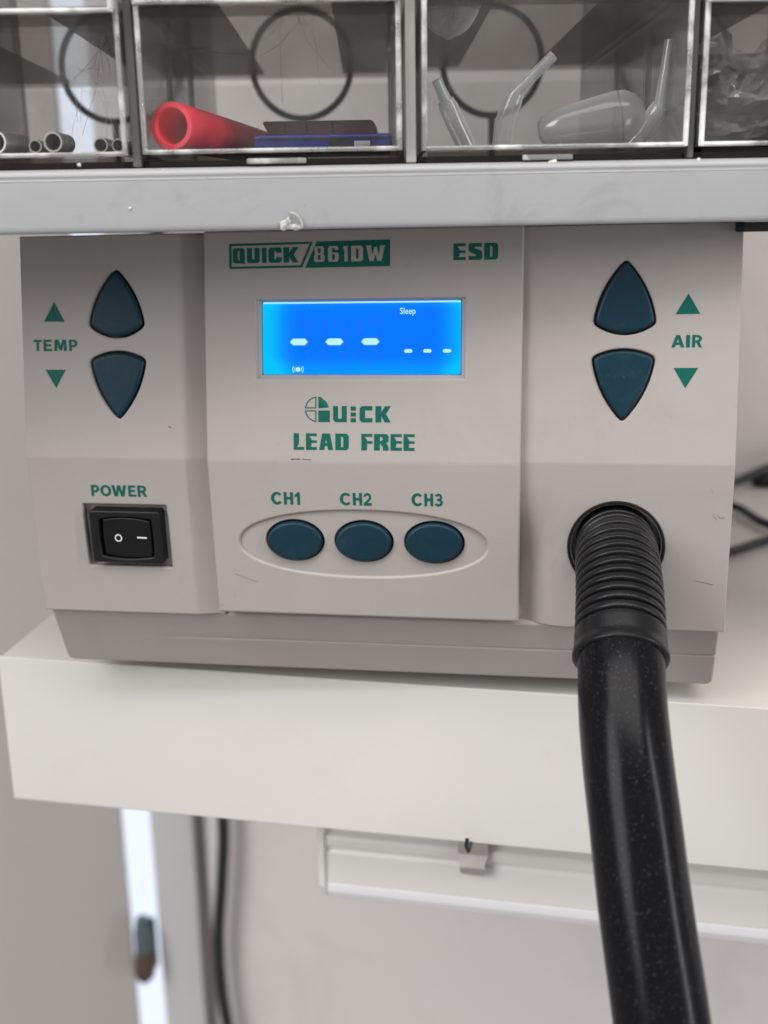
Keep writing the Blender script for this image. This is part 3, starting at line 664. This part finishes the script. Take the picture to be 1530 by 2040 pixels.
# contents ------------------------------------------------------------------
def contents():
    # red tube
    t = empty('red_tube'); tag(t, 'red plastic tube with an open round end beside the blue card', 'tube')
    a = Vector((-.0502, .0075, .0246)); b = Vector((-.0300, .070, .0226)); Ln = (b - a).length
    lathe('tube_wall', a, b, [(Ln, .0035), (Ln, .0042), (Ln * .55, .0050), (.006, .0056), (.0004, .0056), (0, .0054), (0, .0043), (.0004, .0041), (.03, .0038), (Ln - .001, .003), (Ln - .001, 0)], M['red'], t, 48)
    inbay(t)
    # blue card box and wine-red card
    c = empty('blue_card'); tag(c, 'flat blue plastic case lying at the drawer front', 'case')
    box('case_body', -.0318, .0026, .018, .040, FZ, FZ + .0042, M['blue'], c, .0009, 3)
    box('case_clasp', -.0068, -.0028, .0174, .0181, FZ + .0006, FZ + .0024, M['steel'], c, .0002)
    box('case_lid_line', -.0315, .0023, .0177, .0182, FZ + .0030, FZ + .0033, M['dark_fill'], c)
    box('case_panel', -.0130, -.0078, .0176, .0181, FZ + .0005, FZ + .0028, M['dark_fill'], c)
    inbay(c)
    c = empty('wine_red_card'); tag(c, 'dark wine red case lying on top of the blue case', 'case')
    zz = FZ + .0043
    bm = bmesh.new()
    vs = [(-.0302, .024, .0036), (-.0020, .024, .0036), (-.0012, .024, .0), (-.0282, .024, .0)]
    A = [bm.verts.new((x, y, zz + z)) for x, y, z in vs]; B = [bm.verts.new((x + .001, .043, zz + z)) for x, y, z in vs]
    bm.faces.new(A); bm.faces.new(B[::-1])
    for i in range(4): bm.faces.new((A[i], B[i], B[(i + 1) % 4], A[(i + 1) % 4]))
    bmesh.ops.recalc_face_normals(bm, faces=bm.faces[:]); bmesh.ops.bevel(bm, geom=bm.edges[:], offset=.0004, segments=2, affect='EDGES')
    link('case_body', bm_mesh(bm, 'wine_case'), M['wine'], c, 40)
    for x in (-.0245, -.0190, -.0125): box('case_seam', x, x + .0002, .0236, .0241, zz + .0004, zz + .0032, M['dark_fill'], c)
    inbay(c)
    # milky bent tubes
    specs = [([(.0215, .022, .0198), (.0182, .020, .0260), (.0160, .019, .0305), (.0137, .018, .0352)], 'milky bent tube leaning at the left corner of its drawer'),
             ([(.0303, .022, .0198), (.0312, .021, .0262), (.0336, .020, .0322), (.0425, .018, .0405)], 'milky bent tube in the middle, tip leaning right'),
             ([(.0640, .024, .0198), (.0672, .022, .0240), (.0696, .020, .0285), (.0711, .019, .0437)], 'milky bent tube standing upright beside the clear bulb')]
    for P, lab in specs:
        t = empty('bent_tube'); tag(t, lab, 'tube', 'milky bent tubes')
        k = Vector(P[2]); lo = catmull(P[:3], 8)
        sweep('wide_end', lo + [k], [.0024] * (len(lo) - 3) + [.0023, .0021, .0021, .0017], M['milky'], t, 20, False)
        d = (Vector(P[3]) - k).normalized(); e = Vector(P[3]); s0 = k - d * .0022
        sweep('narrow_end', [s0, k, k + (e - k) * .5, e, e, e - d * .001, k], [.0014, .0015, .0013, .00125, .00085, .0008, .0008], M['milky'], t, 20, False)
        inbay(t)
    t = empty('squeeze_bulb'); tag(t, 'milky clear squeeze bulb lying between two bent tubes', 'bulb')
    a = Vector((.0400, .026, .0234)); b = Vector((.0675, .024, .0275)); d = (b - a).normalized(); Ln = (b - a).length
    prof = [(0, 0), (.0003, .0022), (.0015, .0036), (.006, .0047), (.013, .0057), (.0195, .0064), (.0225, .0063), (.0252, .0050), (.0268, .0028), (.0273, 0)]
    lathe('bulb_wall', a, b, prof, M['milky'], t, 40, 60)
    P = [a + d * .0205 + (d.orthogonal().normalized() * math.cos(x) + d.cross(d.orthogonal().normalized()) * math.sin(x)) * .00645 for x in [i * math.pi / 20 for i in range(41)]]
    sweep('mould_seam', P, .00018, M['rib'], t, 6, False)
    inbay(t)
    # crushed milky bulb hanging in the upper drawer
    t = empty('crushed_bulb'); tag(t, 'crushed milky bulb at the top left above the bent tubes', 'bulb')
    bm = bmesh.new(); bmesh.ops.create_icosphere(bm, subdivisions=4, radius=1)
    for v in bm.verts:
        n = noise.noise(v.co * 1.6) * .22 + abs(noise.noise(v.co * 3.1 + Vector((3, 1, 2)))) * -.12
        v.co = Vector((.0203, .028, .0585)) + Vector((v.co.x * .0082, v.co.y * .009, v.co.z * .0122)) * (1 + n) + Vector((v.co.z * .0028, 0, 0))
    link('bulb_wall', bm_mesh(bm, 'bulb_wall'), M['milky'], t, 60)
    sweep('mould_seam', [(.0150, .0195, .048), (.0185, .0188, .0545), (.0215, .019, .062)], .0002, M['rib'], t, 6); inbay(t)
    # metal ferrules
    F = [((-.0912, .0055), (-.0880, .014), .0026, 0, 'metal ferrule cut off by the left picture edge'), ((-.0826, .0065), (-.0822, .013), .0016, .0, 'short metal ferrule between two larger ferrules'),
         ((-.0779, .0050), (-.0768, .013), .0024, 0, 'largest metal ferrule with a dark round mouth'), ((-.0676, .0090), (-.0665, .021), .0018, 0, 'low metal ferrule lying on the bright strip'),
         ((-.0632, .0080), (-.0622, .024), .0016, 0, 'thin metal ferrule in the right corner of its drawer')]
    for (x, y), (x2, y2), r, _, lab in F:
        t = empty('metal_ferrule'); tag(t, lab, 'ferrule', 'metal ferrules in the drawer')
        a = Vector((x, y, FZ + r)); b = Vector((x2, y2, FZ + r)); Ln = (b - a).length
        lathe('sleeve', a, b, [(Ln, 0), (Ln, r * .95), (.002, r), (.0003, r), (0, r * .96), (0, r * .80), (.0004, r * .76), (.004, r * .74)], M['steel'], t, 28)
        lathe('bore', a, b, [(.0006, r * .75), (Ln - .001, r * .74), (Ln - .001, 0)], M['dark_fill'], t, 28)
        inbay(t)
    # lint
    def lint(pos, n, spread, label, mat, dn=.012):
        t = empty('lint_tuft'); tag(t, label, 'lint')
        cu = bpy.data.curves.new('strands', 'CURVE'); cu.dimensions = '3D'; cu.bevel_depth = .00004; cu.bevel_resolution = 1
        for i in range(n):
            s = cu.splines.new('POLY'); k = 14; s.points.add(k - 1)
            p = Vector(pos) + Vector((random.gauss(0, spread), random.gauss(0, .001), random.gauss(0, .001)))
            v = Vector((random.gauss(.1, .5), random.gauss(0, .2), -1)) * dn / k
            for q in s.points:
                q.co = (*p, 1); v += Vector((random.gauss(0, .28), random.gauss(0, .12), random.gauss(0, .22))) * dn / k; p = p + v
        o = bpy.data.objects.new('strands_tmp', cu); COL.objects.link(o)
        dg = bpy.context.evaluated_depsgraph_get(); dg.update(); me = bpy.data.meshes.new_from_object(o.evaluated_get(dg)); bpy.data.objects.remove(o)
        me.materials.clear(); link('strands', me, mat, t); inbay(t)
    lint((-.0690, .034, .0500), 12, .0028, 'dark lint fibres hanging above the metal ferrules', M['hair'])
    lint((-.0725, .010, .0380), 7, .003, 'pale lint fibres curling above the metal ferrules', M['hair_pale'], .018)
    lint((-.0232, .045, .0555), 8, .0016, 'dark lint fibres hanging inside the ring above the cases', M['hair'], .012)
    # crumpled film
    bm = bmesh.new(); n = 34
    V = [[None] * n for _ in range(n)]
    for i in range(n):
        for j in range(n):
            a = i / (n - 1); b = j / (n - 1); p = Vector((a * 7, b * 7, 1.3))
            y = .012 + .009 * noise.noise(p * .9) + .006 * abs(noise.noise(p * 2.1)) + .0035 * noise.noise(p * 4.3)
            x = .0765 + a * .056 + .004 * noise.noise(p * 1.3 + Vector((9, 2, 4))); z = FZ + .0004 + b * .026 * (.85 + .3 * noise.noise(p + Vector((4, 4, 8)))) + .002 * abs(noise.noise(p * 2.5))
            V[i][j] = bm.verts.new((x, max(y, .0045), z))
    for i in range(n - 1):
        for j in range(n - 1): bm.faces.new((V[i][j], V[i + 1][j], V[i + 1][j + 1], V[i][j + 1]))
    o = link('crumpled_film', bm_mesh(bm, 'crumpled_film'), M['film'], None, 22); tag(o, 'crumpled clear plastic film filling the far right drawer', 'plastic film'); inbay(o)
    o2 = o.copy(); COL.objects.link(o2); o2['label'] = 'second layer of crumpled clear film deeper in the far right drawer'; o2.matrix_world = CABM @ Matrix.Translation((.0015, .012, .0)) @ Matrix.Diagonal((1, -1, 1, 1)) @ Matrix.Translation((0, -.030, 0))
    # dark parcel behind the film
    o = empty('dark_pouch'); tag(o, 'dark grey pouch behind the crumpled film in the far right drawer', 'pouch')
    box('pouch_body', .0785, .134, .050, .12, FZ, FZ + .026, M['grey_dark'], o, .004, 4); inbay(o)
contents()

# crumbs and glue on the cabinet lip
def debris():
    def blob(name, pos, sc, mat, lab, cat, seed, sub=3, group=None):
        bm = bmesh.new(); bmesh.ops.create_icosphere(bm, subdivisions=sub, radius=1)
        for v in bm.verts:
            n = noise.noise(v.co * 1.7 + Vector((seed, 0, 0))) * .45 + noise.noise(v.co * 4 + Vector((seed, 5, 0))) * .18
            v.co = Vector(pos) + Vector((v.co.x * sc[0], v.co.y * sc[1], v.co.z * sc[2])) * (1 + n)
        o = link(name, bm_mesh(bm, name), mat, None, 50); tag(o, lab, cat, group); inbay(o); return o
    g = empty('glue_blob'); tag(g, 'lump of dried whitish glue on the bottom edge of the grey lip', 'glue')
    def gb(pos, sc, seed):
        bm = bmesh.new(); bmesh.ops.create_icosphere(bm, subdivisions=3, radius=1)
        for v in bm.verts:
            n = noise.noise(v.co * 1.7 + Vector((seed, 0, 0))) * .5 + noise.noise(v.co * 4 + Vector((seed, 5, 0))) * .2
            v.co = Vector(pos) + Vector((v.co.x * sc[0], v.co.y * sc[1], v.co.z * sc[2])) * (1 + n)
        link('glue_lump', bm_mesh(bm, 'glue_lump'), M['glue'], g, 50)
    gb((-.0234, -.0002, .0013), (.0013, .0004, .0011), 1); gb((-.0212, -.0001, .0008), (.0017, .0003, .0006), 4); gb((-.0226, -.0003, .0022), (.0005, .0004, .0010), 8)
    sweep('glue_string', catmull([(-.0222, -.0006, .0042), (-.0208, -.0007, .0037), (-.0197, -.0006, .0026), (-.0193, -.0005, .0010)], 6), .00022, M['glue'], g, 8)
    inbay(g)
    for i, (x, z, s, lab) in enumerate(((.0402, .0147, .9, 'pale chip on the lip under the pull tab'), (.0745, .0146, .8, 'pale chip on the lip under the dark gap of the far right drawer'),
                                       (-.0712, .0158, .8, 'round white crumb on the lip below the ferrules'), (-.0598, .0058, .55, 'tiny nick on the front of the lip at left'), (-.0515, .0143, .55, 'small chip on the lip below the red tube'))):
        blob('crumb', (x, .0012 if z > .012 else .0, z), ((.0012 if s > .85 else .0006) * s, .0006 * s, .0005 * s), M['crumb'], lab, 'crumb', i * 3.3, 2, 'crumbs on the cabinet lip')
debris()

# ------------------------------------------------------------------ lamp batten under the bench
TX = Vector((.99804, -.06258, 0)); TY = Vector((.06258, .99804, 0))
LM = Matrix((TX, TY, Vector((0, 0, 1)))).transposed().to_4x4(); LM.translation = Vector((-.0245, .0385, -.0497))
def lamp():
    l = empty('lamp_batten'); tag(l, 'slim white tube lamp, switched off, fixed under the bench', 'lamp')
    body = [(.0012, -.0005), (.0012, -.0128), (-.0006, -.0140), (-.0012, -.0152), (-.0010, -.0172), (-.0001, -.0186), (-.0001, -.0192), (-.0009, -.0202), (-.0012, -.0310), (.030, -.0310), (.030, -.0005)]
    prism('housing', body, 'x', .0018, .36, M['lampbody'], l, .0002, 2)
    dif = [(-.0013, -.0312), (-.0008, -.0346), (.0010, -.0378), (.0048, -.0398), (.010, -.0403), (.022, -.0403), (.029, -.036), (.029, -.0312)]
    prism('diffuser', dif, 'x', .0018, .36, M['diffuser'], l, .0005, 3, 60)
    cap = [(-.0016, -.0008), (-.0026, -.016), (-.0022, -.032), (.0004, -.0372), (.006, -.0408), (.023, -.0408), (.031, -.036), (.031, -.0008)]
    prism('end_cap', cap, 'x', -.0004, .0017, M['lampbody'], l, .0005, 3)
    l.matrix_world = LM
    c = empty('spring_clip'); tag(c, 'small nickel spring clip holding the white lamp under the bench', 'clip')
    x0, x1 = .0462, .0558
    P = [(-.0032, -.0122), (-.0028, -.0145), (-.0040, -.0165), (-.0048, -.0180), (-.0044, -.0200), (-.0036, -.0212)]
    front = [(-.0030, -.002), (-.0034, -.008)] + P
    bm = bmesh.new(); n = len(front); A = []; B = []
    for i, (y, z) in enumerate(front):
        ins = .0008 if i >= 4 else 0; ins = .0016 if i == n - 1 else ins
        A.append((bm.verts.new((x0 + ins, y, z)), bm.verts.new((x1 - ins, y, z)))); B.append((bm.verts.new((x0 + ins, y + .0005, z)), bm.verts.new((x1 - ins, y + .0005, z))))
    for i in range(n - 1):
        bm.faces.new((A[i][0], A[i][1], A[i + 1][1], A[i + 1][0])); bm.faces.new((B[i][0], B[i + 1][0], B[i + 1][1], B[i][1]))
        for k in (0, 1): bm.faces.new((A[i][k], A[i + 1][k], B[i + 1][k], B[i][k]))
    bm.faces.new((A[-1][0], A[-1][1], B[-1][1], B[-1][0])); bm.faces.new((A[0][0], A[0][1], B[0][1], B[0][0]))
    bmesh.ops.recalc_face_normals(bm, faces=bm.faces[:])
    link('clip_leaf', bm_mesh(bm, 'clip_leaf'), M['clip'], c, 25)
    pn = sweep('pin', [(.0525, -.0262, .0052), (.0522, -.0264, .0030), (.0527, -.0255, .0008), (.0527, -.0100, -.0015), (.0527, -.0034, -.0030)], .0006, M['cord'], c, 8)
    c.matrix_world = LM
lamp()

# ------------------------------------------------------------------ cords
o = sweep('hanging_cord', catmull([(-.1405, .286, -.03), (-.1400, .284, -.12), (-.1390, .283, -.205), (-.1420, .283, -.245), (-.1465, .283, -.285), (-.1470, .283, -.320), (-.1440, .283, -.355), (-.138, .283, -.40), (-.135, .283, -.47)], 10), .0036, M['cord'], None, 16)
tag(o, 'thick black cable hanging down the wall below the bench', 'cable')
for pts, r, lab in (([(.095, .236, .0045), (.120, .252, .0045), (.1365, .2605, .006), (.155, .276, .010), (.19, .284, .02)], .0023, 'black cord at the back of the bench, topmost of three'),
                    ([(.09, .245, .0035), (.115, .236, .0032), (.131, .222, .0032), (.140, .192, .0032), (.165, .170, .0032), (.21, .165, .0032)], .0019, 'black cord bending towards the viewer, middle of three'),
                    ([(.09, .140, .003), (.110, .147, .0028), (.119, .152, .0028), (.1365, .170, .0028), (.17, .196, .0028)], .0019, 'black cord on the bench nearest the viewer, lowest of three')):
    o = sweep('black_cord', catmull(pts, 10), r, M['cord'], None, 14); tag(o, lab, 'cord', 'black cords on the bench behind the station')
a = empty('power_adapter'); tag(a, 'dark adapter lying behind the cords at the right edge', 'adapter')
box('adapter_body', .1465, .20, .272, .285, .0005, .0065, M['black'], a, .003, 3)
